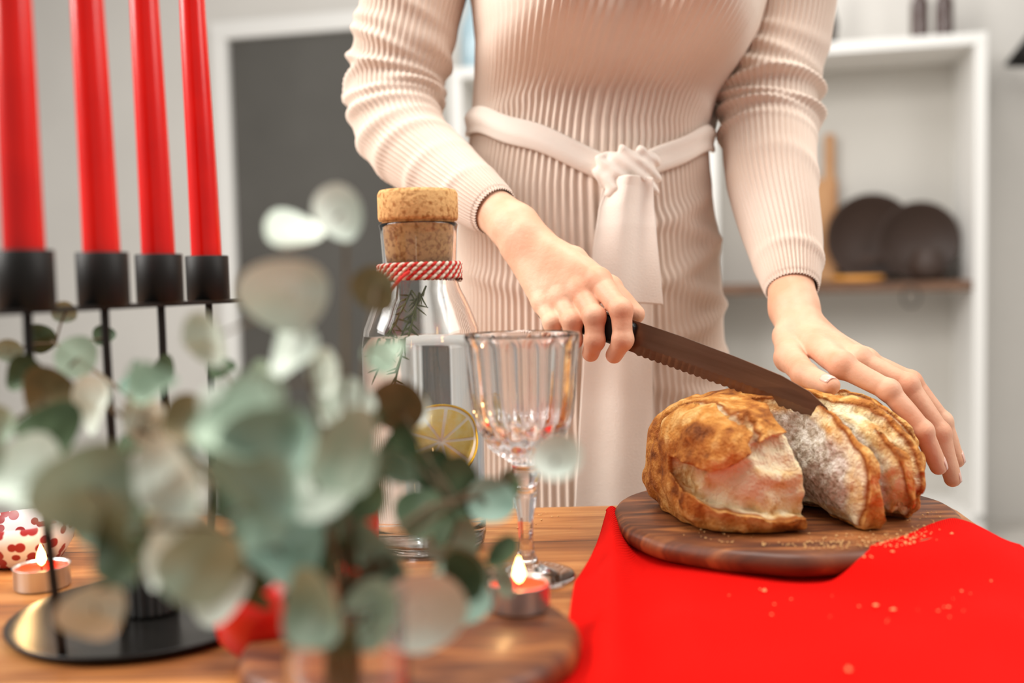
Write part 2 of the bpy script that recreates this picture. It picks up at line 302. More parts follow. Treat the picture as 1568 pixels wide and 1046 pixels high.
# ================= BREAD
bc=(.226,.836,.811)
def bf0(X,Y,Z):
    x=(X-bc[0])/.113; y=(Y-bc[1])/.099; z=Z-bc[2]; z=np.where(z>0,z/.060,z/.070)
    ang=np.arctan2(y,x); rr=1+.02*np.sin(3*ang+1)+.02*np.sin(5*ang)
    zp=np.where(Z>bc[2],2.0,2.6)
    k=np.abs(x/rr)**3.0+np.abs(y/rr)**2.1+np.abs(z)**zp; k=k**(1/2.3)
    d=(k-1)*.058
    d+=.0026*vn(X,Y,Z,38)+.0015*vn(X,Y,Z,110,3)
    g=np.exp(-(((X-.158)/.036)**2+((Y-.79)/.05)**2+((Z-.850)/.022)**2)); d-=.009*g
    g=np.exp(-(((X-.135)/.02)**2+((Y-.79)/.05)**2+((Z-.86)/.02)**2)); d-=.004*g
    return np.maximum(d,.7725-Z)
def bf(X,Y,Z):
    d0=bf0(X,Y,Z); dep=-d0; n=.0018*vn(X,Y,Z,170,9)+.0035*vn(X,Y,Z,60,5)
    def slab(q,w0,D): return np.abs(q)-w0*np.clip(1-dep/D,-.5,1.3)
    d=d0
    qa=X-(.224-.25*(Y-.80)+(.838-Z)*.10)+n
    ca=np.maximum(slab(qa,.0235,.055),Y-.815+n); d=np.maximum(d,-ca)
    qb=X-(.262-.35*(Y-.80)+(.84-Z)*.22)+n
    cb=np.maximum(slab(qb,.0135,.026),Y-.822+n); d=np.maximum(d,-cb)
    px,py=.77,-.61
    qc=((X-.189)*.61+(Y-.862)*px)+n*1.3
    cc=np.maximum(slab(qc,.0125,.022),np.abs((X-.25)*px+(Y-.83)*py)-.095); cc=np.maximum(cc,dep-.0075); d=np.maximum(d,-cc)
    qd=qc-.034
    cd=np.maximum(slab(qd,.011,.020),np.abs((X-.26)*px+(Y-.85)*py)-.085); cd=np.maximum(cd,dep-.008); d=np.maximum(d,-cd)
    ztop=np.interp(X,[.115,.130,.150,.170,.190,.210],[.824,.826,.818,.828,.842,.846]); zbot=np.interp(X,[.115,.130,.150,.200,.22],[.820,.806,.792,.786,.785])
    ce=np.maximum(np.maximum(Z-ztop+n,zbot-Z+n),np.maximum(Y-.80,X-.224+n)); ce=np.maximum(ce,dep-.0072-.0016*vn(X,Y,Z,90,2)); d=np.maximum(d,-ce)
    qf=(X-.150)-.35*(Z-.85)+.6*(Y-.80)+2*n
    cf=np.maximum(slab(qf,.004,.010),np.maximum(.828-Z,dep-.0045)); d=np.maximum(d,-cf)
    return d
loaf=empty('crusty_bread_loaf')
o,vv=snet('loaf_body',bf,(.09,.720,.766),(.365,.955,.892),.00115,M_bread,loaf)
dep=-bf0(vv[:,0],vv[:,1],vv[:,2]); dep[vv[:,2]<.775]=0
at=o.data.attributes.new('cut_depth','FLOAT','POINT'); at.data.foreach_set('value',dep.astype(np.float32))
# crumbs
V=[];Fa=[]
def crumb(x,y,z,r):
    b0=len(V); 
    for d in ((1,0,0),(-1,0,0),(0,1,0),(0,-1,0),(0,0,1),(0,0,-1)): 
        k=r*random.uniform(.6,1.3); V.append((x+d[0]*k,y+d[1]*k,z+d[2]*k*.7))
    for t in ((0,2,4),(2,1,4),(1,3,4),(3,0,4),(2,0,5),(1,2,5),(3,1,5),(0,3,5)): Fa.append(tuple(b0+q for q in t))
for i in range(300):
    a=random.uniform(3.7,6.2) if i<120 else random.gauss(4.9,.25); r=random.gauss(.118,.012); x=.224+r*math.cos(a); y=.828+r*math.sin(a)
    if math.hypot(x-.224,y-.832)<.129: crumb(x,y,.7722,random.uniform(.0004,.0014))
for i in range(34): crumb(random.uniform(.14,.37),random.uniform(.60,.68),.7535,random.uniform(.0004,.0012))
for i in range(40):
    x=random.gauss(.29,.02); crumb(x,.690+.8*(x-.25)+random.gauss(0,.008),.7727,random.uniform(.0005,.0014))
for x,y in ((.232,.634),(.169,.669),(.179,.53),(.24,.625),(.30,.69)): crumb(x,y,.7537,.0022)
for i in range(14): crumb(random.uniform(.0,.07),random.uniform(.86,.93),.7512,random.uniform(.0006,.0015))
mesh('bread_crumbs',V,Fa,mat('crumb',(208,164,112),.95,spec=.05),None,False)
# ================= KNIFE
kn=empty('bread_knife')
O=Vector((.102,.880,.919)); X1=(Vector((.258,.790,.862))-O).normalized(); Yk=Vector((0,0,1)).cross(X1).normalized(); Zk=X1.cross(Yk)
KM=Matrix(((X1.x,Yk.x,Zk.x,O.x),(X1.y,Yk.y,Zk.y,O.y),(X1.z,Yk.z,Zk.z,O.z),(0,0,0,1)))
top=[(0,.014),(.05,.014),(.10,.0125),(.14,.010),(.165,.005),(.182,-.003),(.190,-.0115)]
T=np.array(top); xs2=np.linspace(0,.190,190); zt2=np.interp(xs2,T[:,0],T[:,1])
zb=np.array([-.0135-(.0015*abs(math.sin(x*math.pi/.0062)) if .012<x<.168 else 0)+(.0015*((x-.16)/.03)**2 if x>.16 else 0) for x in xs2]); zb=np.minimum(zb,zt2-.0002)
P=np.zeros((190,4,3))
for i in range(190): P[i]=[(xs2[i],-.0009,zt2[i]),(xs2[i],-.0011,(zt2[i]*.3+zb[i]*.7)),(xs2[i],0,zb[i]),(xs2[i],.0011,(zt2[i]*.3+zb[i]*.7))]
P2=np.zeros((190,5,3)); P2[:,:4]=P; P2[:,4]=np.stack([xs2,np.full(190,.0009),zt2],1)
o=grid('blade',P2,M_steel,kn,closed_u=True,cap=True,smooth=False); o.matrix_local=KM
o=box('handle',(-.088,-.0085,-.0125),(.008,.0085,.0125),M_handle,kn,.005); o.matrix_local=KM; o.modifiers['b'].segments=4
for x in (-.07,-.045,-.004):
    o=lathe('rivet',[(.003,-.0088),(.003,.0088)],M_alu,kn,(0,0,0),16); o.matrix_local=KM@Matrix.Translation((x,0,0))@Matrix.Rotation(math.pi/2,4,'X')
# ================= GOBLET
def flute(i,a,r,z):
    if z>.085 and r>.012: 
        f=min(1,(z-.085)/.01)*min(1,max(0,(.181-z)/.008)); return 1-.06*f*abs(math.cos(8*a))**1.0
    if .02<z<.062: return 1-.10*abs(math.cos(4*a))
    return 1
prof=[(.0,.0),(.034,.0),(.036,.0015),(.035,.003),(.02,.005),(.010,.010),(.0065,.018),(.0055,.03),(.006,.045),(.0085,.058),(.0095,.064),(.0075,.068),(.011,.073),(.012,.077),(.009,.082),(.009,.085),(.018,.091),(.027,.098),(.033,.108),(.0365,.118),(.039,.135),(.0405,.155),(.0418,.172),(.0425,.180),(.0415,.1805),(.0393,.172),(.0372,.155),(.0350,.135),(.0318,.118),(.0272,.108),(.0205,.102),(.012,.0985),(.0,.098)]
def dense(p,k=4):
    o=[]
    for i in range(len(p)-1):
        for q in range(k): t=q/k; o.append((p[i][0]*(1-t)+p[i+1][0]*t,p[i][1]*(1-t)+p[i+1][1]*t))
    o.append(p[-1]); return o
idxin=24*4
def flute2(i,a,r,z):
    if i>idxin: return 1
    k=flute(i,a,r,z)
    if .087<z<.122 and r>.012:
        u=a*16/math.pi; w=(z-.087)/.0088; k-=.075*abs(math.sin(math.pi*(u+w)/1.0*.5))*abs(math.sin(math.pi*(u-w)*.5))*min(1,(.122-z)/.006)
    return k
g=empty('crystal_wine_glass'); lathe('glass_body',dense([(max(r,.0002),z) for r,z in prof]),M_crystal,g,(.007,.722,.7503),320,flute2)
# ================= BOTTLE
bt=empty('corked_glass_bottle'); BX,BY=-.0745,.82
pr=[(.0005,.001),(.044,.001),(.048,.004),(.0495,.012),(.0495,.165),(.047,.182),(.040,.200),(.033,.214),(.0305,.222),(.030,.232),(.0305,.245),(.0315,.262),(.0325,.266),(.0315,.2675),(.0298,.266),(.0285,.245),(.028,.232),(.0285,.222),(.031,.212),(.038,.198),(.045,.180),(.0472,.165),(.0472,.014),(.044,.008),(.0005,.007)]
lathe('bottle_glass',dense(pr,2),M_glass,bt,(BX,BY,.75),96)
wr=[(.0005,.0065),(.043,.0068),(.0478,.015),(.0478,.165),(.0465,.176),(.0005,.1765)]
lathe('bottle_water',wr,M_water,bt,(BX,BY,.75),64)
lathe('cork_stopper',[(.001,.236),(.0265,.236),(.0278,.245),(.0292,.264),(.0295,.268),(.0295,.2695),(.032,.2695),(.0328,.272),(.0328,.291),(.031,.294),(.001,.2942)],M_cork,bt,(BX,BY,.75),64)
tw=empty('red_white_twine')
for s,mm in ((0,M_twr),(math.pi,M_tww)):
    n=900; path=[]
    for i in range(n):
        t=i/(n-1); a=t*2*math.pi*4; zc=.9712+.0032*t*4; ph=t*2*math.pi*110+s
        rr=.0330+.0011*math.cos(ph); path.append((BX+rr*math.cos(a),BY+rr*math.sin(a),zc+.0011*math.sin(ph)))
    c=bpy.data.curves.new('tw','CURVE'); c.dimensions='3D'; sp=c.splines.new('POLY'); sp.points.add(n-1)
    for i,p in enumerate(path): sp.points[i].co=(*p,1)
    c.bevel_depth=.0013; c.bevel_resolution=2; c.materials.append(mm); o=bpy.data.objects.new('twine_strand',c); C.objects.link(o); o.parent=tw
tube('twine_tail',[(BX-.005,BY-.034,.978),(BX-.012,BY-.04,.972),(BX-.02,BY-.041,.962)],[.0015]*3,M_twr,tw,20,8)
le=empty('lemon_slice')
lc=(-.060,.792,.842)
LM=Matrix.Translation(lc)@Matrix.Rotation(.22,4,'Z')@Matrix.Rotation(math.radians(68),4,'X')
def disc(name,r,r0,h,m):
    o=lathe(name,[(r0,-h),(r,-h),(r,h),(r0,h)],m,le,(0,0,0),48,closed=True); o.matrix_local=LM; return o
disc('peel',.0310,.0294,.0032,M_lemon); disc('pith',.0295,.0004,.0028,M_pith)
for i in range(9):
    a=i*2*math.pi/9; pts=[(.003*math.cos(a+.35),.003*math.sin(a+.35))]+[(.0268*math.cos(a+.05+q*.6/6),.0268*math.sin(a+.05+q*.6/6)) for q in range(7)]
    V2=[(x,y,-.0034) for x,y in pts]+[(x,y,.0034) for x,y in pts]; n=len(pts)
    o=mesh('pulp_segment',V2,[tuple(range(n-1,-1,-1)),tuple(range(n,2*n))]+[(k,(k+1)%n,n+(k+1)%n,n+k) for k in range(n)],M_pulp,le,False); o.matrix_local=LM
ro=empty('rosemary_sprig')
for k,(p0,p1) in enumerate([((BX+.005,BY,.965),(BX-.032,BY-.02,.895)),((BX,BY-.01,.96),(BX-.02,BY-.028,.88)),((BX-.006,BY-.01,.962),(BX-.034,BY-.018,.91))]):
    p0=np.array(p0);p1=np.array(p1); tube('sprig_stem',[p0,(p0+p1)/2+[0,-.003,0],p1],[.0008]*3,M_herb,ro,12,6)
    for i in range(26):
        t=i/26; p=p0*(1-t)+p1*t; d=np.array([random.uniform(-1,1),random.uniform(-1,.4),random.uniform(-.9,.1)]); d/=np.linalg.norm(d); tube('needle',[p,p+d*.006,p+d*.011],[.0007,.0007,.0002],M_herb,ro,4,5)
# ================= CANDLE HOLDER
ch=empty('candle_holder')
lathe('base_plate',[(.001,0),(.082,0),(.088,.0035),(.0885,.0055),(.087,.0058),(.081,.003),(.001,.0028)],M_blackplate,ch,(-.246,.655,.7503),96)
lathe('ribbed_pedestal',[(.018,.004),(.0165,.006),(.0165,.032),(.015,.034)],M_black,ch,(-.246,.655,.7503),96,lambda i,a,r,z:1+.04*math.cos(20*a))
cups=[(-.2720,.560),(-.2530,.620),(-.2390,.680),(-.2245,.740)]
A=np.array((-.285,.50));B=np.array((-.2085,.785)); dr=(B-A)/np.linalg.norm(B-A); nn=np.array((dr[1],-dr[0]))*.006
v=[]; 
for z in (.957,.960): v+= [(*(A+nn),z),(*(A-nn),z),(*(B-nn),z),(*(B+nn),z)]
mesh('cross_bar',v,[(3,2,1,0),(4,5,6,7),(0,1,5,4),(1,2,6,5),(2,3,7,6),(3,0,4,7)],M_black,ch,False)
for x,y in cups:
    lathe('candle_cup',[(.001,0),(.0145,0),(.0155,.001),(.0155,.0325),(.0150,.033),(.0142,.0325),(.0142,.006),(.001,.006)],M_black,ch,(x,y,.9595),48)
    q=np.array((x,y)); c0=np.array((-.246,.655)); e=c0+(q-c0)*.86
    tube('rod',[(x,y,.958),(x,y,.93),(*(q*.7+e*.3),.86),(*e,.753)],[.0026]*4,M_black,ch,30,10)
for k,(x,y) in enumerate(cups):
    t=empty('taper_candle'); lx=random.uniform(-.003,.002)
    tube('taper',[(x,y,.966),(x+lx*.3,y,1.05),(x+lx,y,1.16),(x+lx,y,1.245)],[.0112,.0105,.0093,.0082],M_wax,t,60,32,ref=(1,0,0)); tube('wick',[(x+lx,y,1.243),(x+lx+.001,y,1.25),(x+lx+.002,y,1.256)],[.0009]*3,M_black,t,8,6)
# ================= TEALIGHTS etc
def flame(par,x,y,z,h=.016):
    lathe('flame',[(.0002,0),(.0022,h*.12),(.0034,h*.3),(.0028,h*.55),(.0013,h*.8),(.0001,h)],M_flame,par,(x,y,z),20); tube('wick',[(x,y,z-.004),(x,y,z),(x+.0005,y,z+.003)],[.0006]*3,M_black,par,6,6)
    ld=bpy.data.lights.new('flame_glow','POINT'); ld.energy=.06; ld.color=(1,.6,.25); ld.shadow_soft_size=.004; lo=bpy.data.objects.new('flame_glow',ld); lo.location=(x,y,z+.02); C.objects.link(lo); lo.parent=par
def tealight(x,y,z,r=.0195):
    t=empty('tealight_candle'); lathe('foil_cup',[(.001,0),(r-.001,0),(r,.001),(r,.0155),(r+.0006,.016),(r-.0005,.016),(r-.0005,.003),(.001,.003)],M_alu,t,(x,y,z),64,lambda i,a,rr,zz:1+(.006*math.cos(40*a) if rr>.01 else 0))
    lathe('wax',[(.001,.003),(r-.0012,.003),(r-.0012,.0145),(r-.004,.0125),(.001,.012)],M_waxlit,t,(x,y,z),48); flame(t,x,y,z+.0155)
tealight(-.353,.728,.7505); tealight(.001,.596,.7702,.0182)
pc=empty('red_pillar_candle'); lathe('pillar',[(.001,0),(.0145,0),(.015,.001),(.0148,.07),(.012,.072),(.001,.068)],M_wax,pc,(-.119,.745,.7503),40); flame(pc,-.119,.745,.823,.012)
ap=empty('small_red_apple'); lathe('apple_body',[(.0005,.003),(.006,.0),(.014,.003),(.024,.014),(.0285,.030),(.026,.045),(.016,.053),(.006,.050),(.0005,.045)],M_apple,ap,(-.152,.575,.7503),48); tube('apple_stem',[(-.152,.575,.795),(-.151,.575,.806),(-.148,.575,.813)],[.001]*3,M_stem,ap,8,6)
pb=empty('patterned_bowl'); lathe('bowl_body',[(.001,0),(.024,0),(.03,.003),(.038,.016),(.041,.034),(.0395,.034),(.036,.017),(.028,.006),(.001,.005)],M_pat,pb,(-.402,.80,.7503),64)
# ================= EUCALYPTUS
vs=empty('glass_vase'); VX,VY=-.074,.42
lathe('vase_glass',dense([(.0005,.001),(.024,.001),(.026,.004),(.027,.04),(.026,.085),(.0272,.088),(.0255,.088),(.0245,.04),(.0235,.009),(.0005,.008)],2),M_glass,vs,(VX,VY,.75),64)
eu=empty('eucalyptus_bouquet')
# x,y,z,r,material (0 light 1 mid 2 dark 3 brown 4 blue-green), extra small leaves
LV=[(-.093,.42,.966,.0165,0,0),(-.078,.45,.999,.012,0,0),(-.062,.47,.966,.011,3,0),(-.137,.45,.946,.013,0,0),(-.058,.47,.934,.010,1,0),(-.092,.42,.940,.014,0,0),
(-.057,.50,.906,.013,3,1),(-.083,.36,.906,.021,4,2),(-.066,.38,.903,.015,1,1),(-.210,.50,.912,.015,0,1),(-.240,.55,.932,.012,1,0),(-.270,.55,.922,.011,2,0),(-.244,.52,.915,.014,3,1),
(-.163,.38,.893,.020,1,1),(-.133,.40,.869,.019,0,1),(-.181,.42,.831,.014,0,0),(-.128,.42,.836,.012,0,0),(-.211,.42,.888,.016,0,1),(-.043,.42,.827,.020,0,2),(-.060,.40,.832,.015,1,1),
(-.058,.43,.848,.016,1,2),(-.030,.50,.861,.014,2,1),(-.015,.50,.857,.012,4,1),(-.034,.50,.837,.014,1,1),(-.007,.50,.816,.008,1,0),(.019,.45,.887,.012,0,0),
(-.211,.60,.917,.010,2,0),(-.266,.65,.938,.007,2,0),(-.314,.62,.932,.008,1,0),(-.184,.50,.904,.014,0,1),(-.096,.40,.860,.016,4,2),(-.048,.48,.856,.014,2,1),(-.066,.42,.883,.014,2,1),
(-.161,.55,.924,.008,2,0),(-.104,.37,.916,.015,1,1),(-.147,.42,.887,.014,2,1),(-.165,.42,.865,.014,1,0),(-.078,.38,.842,.014,1,1),(-.026,.46,.819,.012,4,1),(-.106,.40,.926,.011,0,0),
(-.074,.44,.914,.013,0,1),(-.218,.46,.903,.013,2,0),(-.042,.50,.876,.011,2,0),(-.082,.44,.930,.011,0,0),(-.058,.50,.884,.010,2,0),(-.080,.39,.880,.016,4,1),(-.103,.38,.884,.019,4,1),
(-.023,.48,.828,.013,1,1),(-.309,.65,.938,.010,2,0),(-.291,.65,.955,.008,1,0),(-.222,.40,.905,.014,1,0),(-.150,.46,.906,.012,3,0),(-.118,.44,.898,.014,2,1),(-.196,.47,.882,.013,2,0),(-.108,.45,.848,.014,0,1),(-.05,.46,.81,.015,1,1),
(-.128,.37,.900,.017,0,1),(-.150,.37,.872,.015,2,1),(-.118,.36,.866,.015,1,1),(-.26,.50,.900,.013,1,0),(-.085,.44,.862,.015,2,1),(-.112,.42,.850,.013,2,1),(-.16,.44,.925,.011,1,0),(-.115,.46,.925,.011,1,0)]
br=[]
for tgt in [(-.094,.43,.98),(-.074,.455,1.0),(-.083,.36,.92),(-.27,.56,.928),(-.215,.45,.895),(-.185,.42,.84),(-.02,.50,.86),(.018,.45,.885),(-.04,.43,.83),(-.16,.55,.922),(-.31,.66,.94),(-.01,.49,.82),(-.063,.46,.965),(-.15,.37,.88)]:
    t=np.array(tgt); s=np.array((VX+random.uniform(-.01,.01),VY+random.uniform(-.01,.01),.765)); m1=np.array((VX+(t[0]-VX)*.12,VY+(t[1]-VY)*.1,.84)); m2=(m1+t)/2+np.array((0,0,.012))
    pth=cr([s,m1,m2,t],24); br.append(pth); tube('stem',[s,m1,m2,t],[.0016,.0015,.0012,.0008],M_stem,eu,30,8)
allb=np.vstack(br)
V=[];Fc=[];MI=[]
def leaf(c,n,r,mi,el=1.0,roll=0):
    n=Vector(n).normalized(); up=Vector((math.sin(roll),.2,math.cos(roll))); u=(up-n*up.dot(n)).normalized(); w=n.cross(u); b0=len(V); V.append(Vector(c)); R=5;K=24
    ph=random.uniform(0,6); cup=random.uniform(.15,.5)
    for i in range(1,R+1):
        q=i/R
        for j in range(K):
            a=2*math.pi*j/K; rad=r*q*(1+.20*math.cos(a)**3+.05*math.sin(3*a+ph)); a1=rad*math.cos(a)*el; a2=rad*math.sin(a)*.94
            V.append(Vector(c)+u*a1+w*a2+n*(r*(cup*q*q-.22*abs(math.sin(a))*q+.12*q*math.sin(2*a+ph))))
    for j in range(K): Fc.append((b0,b0+1+j,b0+1+(j+1)%K)); MI.append(mi)
    for i in range(R-1):
        for j in range(K): Fc.append((b0+1+i*K+j,b0+1+(i+1)*K+j,b0+1+(i+1)*K+(j+1)%K,b0+1+i*K+(j+1)%K)); MI.append(mi)
for k,(x,y,z,r,mi,ex) in enumerate(LV):
    leaf((x,y,z),(random.uniform(-.9,.9),-1,random.uniform(-.5,1)),r*1.08,mi,random.uniform(.8,1.1),random.uniform(-1.5,1.5))
    p=np.array((x,y,z)); nb=allb[np.argmin(((allb-p)**2).sum(1))]
    tube('petiole',[nb,(nb+p)/2+[0,0,.002],p],[.0007]*3,M_stem,eu,6,5)
    for q in range(ex):
        d=Vector((random.uniform(-1,1),random.uniform(-.2,1),random.uniform(-1,.6))).normalized()*r*1.25
        leaf((x+d.x,y+abs(d.y)+.008,z+d.z),(random.uniform(-1,1),random.uniform(-1,-.2),random.uniform(-1,1)),r*random.uniform(.55,.8),random.choice([1,2,2,2,0,4]),1,random.uniform(-2,2))  # extra leaves sit behind, mostly in the dark colour, to deepen the shade
leaf((-.099,.45,.990),(.15,-.42,1),.024,0,.55,1.4)
o=mesh('leaves',V,Fc,M_leaf,eu); o.data.polygons.foreach_set('material_index',MI)
# ================= WOMAN
W=empty('woman_in_knit_dress')
Zk_=[.30,.45,.60,.70,.83,.90,.96,1.02,1.07,1.11,1.14,1.17,1.20,1.24,1.28,1.32,1.36,1.385,1.405,1.42,1.44]
Cx=[.09,.088,.088,.088,.088,.089,.089,.088,.088,.091,.094,.100,.112,.125,.130,.128,.125,.125,.125,.125,.125]
Aw=[.175,.165,.16,.158,.155,.153,.151,.147,.142,.137,.1345,.138,.147,.158,.166,.170,.165,.145,.105,.07,.055]
Bd=[.145,.135,.13,.125,.120,.116,.112,.108,.100,.090,.082,.074,.074,.086,.103,.100,.088,.075,.062,.055,.052]
YC=1.155
def body(th,z,off=0):
    c=np.interp(z,Zk_,Cx);a=np.interp(z,Zk_,Aw)+off;b=np.interp(z,Zk_,Bd)+off
    co,si=np.cos(th),np.sin(th); e=2/2.25
    x=c+a*np.sign(co)*np.abs(co)**e; y=YC+b*np.sign(si)*np.abs(si)**e
    ft=np.clip(-si*1.8,0,1)
    for bx in (.058,.200):
        zz=(z-1.250); g=np.exp(-np.abs((x-bx)/.070)**2.4-np.abs(zz/(.06 if zz>0 else .050))**(2 if zz>0 else 3.2))*ft; y=y-.118*g
    g=np.exp(-((x-.09)/.09)**2-((z-.95)/.08)**2)*ft; y=y-.008*g
    return x,y
nr,ns=380,1200; zz=np.linspace(.30,1.44,nr); th=np.linspace(0,2*np.pi,ns,endpoint=False); P=np.zeros((nr,ns,3))
ths=th-2*np.pi*(th>np.pi)
folds=[(1.038,-.9,.006,.05),(1.012,-.55,.006,-.03),(.985,-.8,.007,.06),(.948,-.6,.007,-.03),(.915,-.75,.006,.04),(.875,-.5,.007,.02),(.84,-.8,.005,-.03),(1.02,-2.3,.004,-.05),(.97,-2.4,.004,-.03),(1.165,-2.2,.003,.04),(1.17,-.8,.003,-.05),(1.12,-1.3,.002,.01)]
for i,z in enumerate(zz):
    rib=.0015*(np.cos(112*th)) 
    wr=0
    for zc,tc,am,tl in folds:
        dz=(z-zc-tl*(ths-tc)); wr=wr+am*np.exp(-(dz/.009)**2)*np.exp(-((ths-tc)/.5)**2)
    x,y=body(th,z,rib+wr); P[i]=np.stack([x,y,np.full(ns,z)],1)
for _ in range(6): P[1:-1,:,1]=.25*P[:-2,:,1]+.5*P[1:-1,:,1]+.25*P[2:,:,1]
grid('knit_dress',P,M_knit,W,closed_u=True)
def beltz(x): return 1.072+.078*np.clip(np.abs(x-.124)/.165,0,1)**.85
nb=400; thb=np.linspace(0,2*np.pi,nb,endpoint=False); P=np.zeros((16,nb,3))
for i in range(16):
    a=2*np.pi*i/16
    x0,_=body(thb,1.12,0); zc=beltz(x0); zc=np.where(np.sin(thb)>0,1.15,zc)
    x=np.zeros(nb);y=np.zeros(nb)
    zi=zc+.0150*np.sin(a)+.0015*np.sin(thb*9)
    for j in range(nb): xx,yy=body(thb[j:j+1],float(zi[j]),.0050+.0035*np.cos(a)+.0016*math.sin(2.2*math.sin(a)*2+thb[j]*2)); x[j]=xx[0];y[j]=yy[0]
    P[i]=np.stack([x,y,zi],1)
grid('sash_band',P,M_sash,W,closed_u=True,closed_v=True)
def fronty(x,z,off):
    t=np.linspace(-np.pi,0,200); bx,by=body(t,z,off); return float(np.interp(x,bx,by))
def tail(name,rows,off,nf,amp,ph):
    R=70;K=60; P=np.zeros((R,K,3)); rz=[r[0] for r in rows][::-1]; xl=[r[1] for r in rows][::-1]; xr=[r[2] for r in rows][::-1]
    for i in range(R):
        z=rows[0][0]+(rows[-1][0]-rows[0][0])*i/(R-1); l_=np.interp(z,rz,xl); r_=np.interp(z,rz,xr); am=amp*(1-.6*i/R)
        zc=max(.4,min(z,1.06)); yl=min(fronty(.5*(l_+r_),zz_,off) for zz_ in (zc,zc+.02))
        for j in range(K):
            u=j/(K-1); x=l_+(r_-l_)*u; y=yl+.25*(fronty(x,zc,off)-yl)-am*math.cos(u*nf*math.pi*2+ph+i*.01)-.006*math.sin(math.pi*u)*(1-i/R)
            P[i,j]=(x,y,z+.003*math.sin(u*3))
    return grid(name,P,M_sash,W,thick=.0025)
tail('sash_tail_long',[(1.065,.098,.150),(1.0,.085,.146),(.9,.074,.145),(.72,.060,.144),(.62,.055,.144)],.010,1.5,.003,.4)
tail('sash_tail_short',[(1.07,.104,.148),(1.04,.092,.148),(1.0,.085,.150),(.94,.079,.154)],.026,1.5,.005,2.2)
ky=fronty(.124,1.075,.0)
def kf(X,Y,Z):
    d=cone(X,Y,Z,(.100,ky-.008,1.078),(.150,ky-.008,1.090),.010,.010)
    q=ell(X,Y,Z,(.120,ky-.016,1.077),(.030,.016,.024)); d=smin(d,q,.005)
    d=smin(d,cone(X,Y,Z,(.098,ky-.016,1.092),(.108,ky-.028,1.058),.007,.008),.003)
    d=smin(d,cone(X,Y,Z,(.118,ky-.022,1.099),(.148,ky-.020,1.060),.006,.008),.003)
    d=smin(d,cone(X,Y,Z,(.138,ky-.016,1.098),(.152,ky-.014,1.072),.006,.007),.003)
    return d+.0010*np.sin((X*.7+Z*.8)*460)+.0012*vn(X,Y,Z,110)
snet('sash_knot',kf,(.07,ky-.06,1.03),(.18,ky+.03,1.125),.0015,M_sash,W)
def sl(ne,fold):
    def f(s,th,L):
        r=.0010*np.cos(50*th)
        for sc,am,wd,tc,k in fold: r=r+am*1.8*np.exp(-((s-sc*L+k*np.cos(th-tc-1.2))/wd)**2)*(.25+.75*np.clip(np.cos(th-tc),0,1))
        if s>L-.006: r=r-.0008
        return r
    return f
fr=[(.26,.002,.008,2.2,.02),(.31,.003,.008,3.0,.014),(.36,.004,.007,2.6,.018),(.41,.0045,.006,3.0,.015),(.455,.0045,.006,3.4,-.012),(.49,.0045,.006,3.2,.016),(.54,.004,.007,2.8,.015),(.60,.003,.008,3,.014),(.68,.002,.008,2.4,.014),(.78,.0015,.008,3,.01),(.90,.0015,.006,3,.006),(.38,.003,.010,0,.01),(.46,.003,.009,.3,-.012),(.52,.003,.008,5.6,.015)]
tube('sleeve_right',[(-.060,1.165,1.385),(-.092,1.155,1.33),(-.112,1.15,1.252),(-.125,1.14,1.180),(-.113,1.110,1.128),(-.071,1.06,1.086),(-.031,1.01,1.052),(-.013,.988,1.037)],[.052,.059,.055,.0495,.0465,.0395,.0305,.0250],M_knit,W,300,400,sl(0,fr),cap=False,ref=(1,0,0))
fl=[(.30,.003,.008,3.4,.012),(.36,.0035,.007,3,.012),(.405,.005,.006,3,.014),(.44,.005,.005,2.6,-.01),(.475,.005,.005,3.1,.012),(.515,.0045,.006,2.8,.012),(.56,.003,.006,3.3,.012),(.44,.004,.006,.2,.010),(.49,.0045,.006,0,-.010),(.53,.003,.006,6,.01),(.70,.0015,.01,1,.01),(.93,.0015,.006,1,.004)]
tube('sleeve_left',[(.300,1.165,1.385),(.326,1.165,1.33),(.325,1.165,1.255),(.304,1.155,1.187),(.295,1.135,1.128),(.285,1.08,1.06),(.284,1.03,.996),(.280,.992,.953)],[.050,.054,.050,.051,.0515,.046,.037,.0262],M_knit,W,300,400,sl(0,fl),cap=False,ref=(1,0,0))
# hands
def hand(parts,webs=None):
    def f(X,Y,Z):
        palm=None
        for a,b,ra,rb in parts['palm']:
            d=cone(X,Y,Z,a,b,ra,rb); palm=d if palm is None else smin(palm,d,.010)
        tot=palm
        for fg in parts['fingers']:
            pts,rs=fg; d=None
            for i in range(len(pts)-1):
                c=cone(X,Y,Z,pts[i],pts[i+1],rs[i],rs[i+1]); d=c if d is None else smin(d,c,.003)
            for i in range(1,len(pts)-1): 
                c=np.sqrt((X-pts[i][0])**2+(Y-pts[i][1])**2+(Z-pts[i][2])**2)-rs[i]*1.10; d=smin(d,c,.003)
            c=np.sqrt((X-pts[0][0])**2+(Y-pts[0][1])**2+(Z-pts[0][2]-.002)**2)-rs[0]*1.08; d=smin(d,c,.004)
            tot=smin(tot,d,.0036)
        return tot+.0003*vn(X,Y,Z,90)
    return f
RI=[(.080,.902,.966),(.0965,.873,.941),(.0970,.870,.915),(.090,.879,.901)]
RM=[(.063,.906,.957),(.0735,.881,.935),(.073,.879,.914),(.070,.889,.902)]
RR=[(.046,.913,.951),(.0545,.892,.931),(.0545,.891,.915),(.0525,.901,.907)]
RP=[(.030,.920,.947),(.0370,.902,.930),(.0380,.902,.918),(.037,.911,.911)]
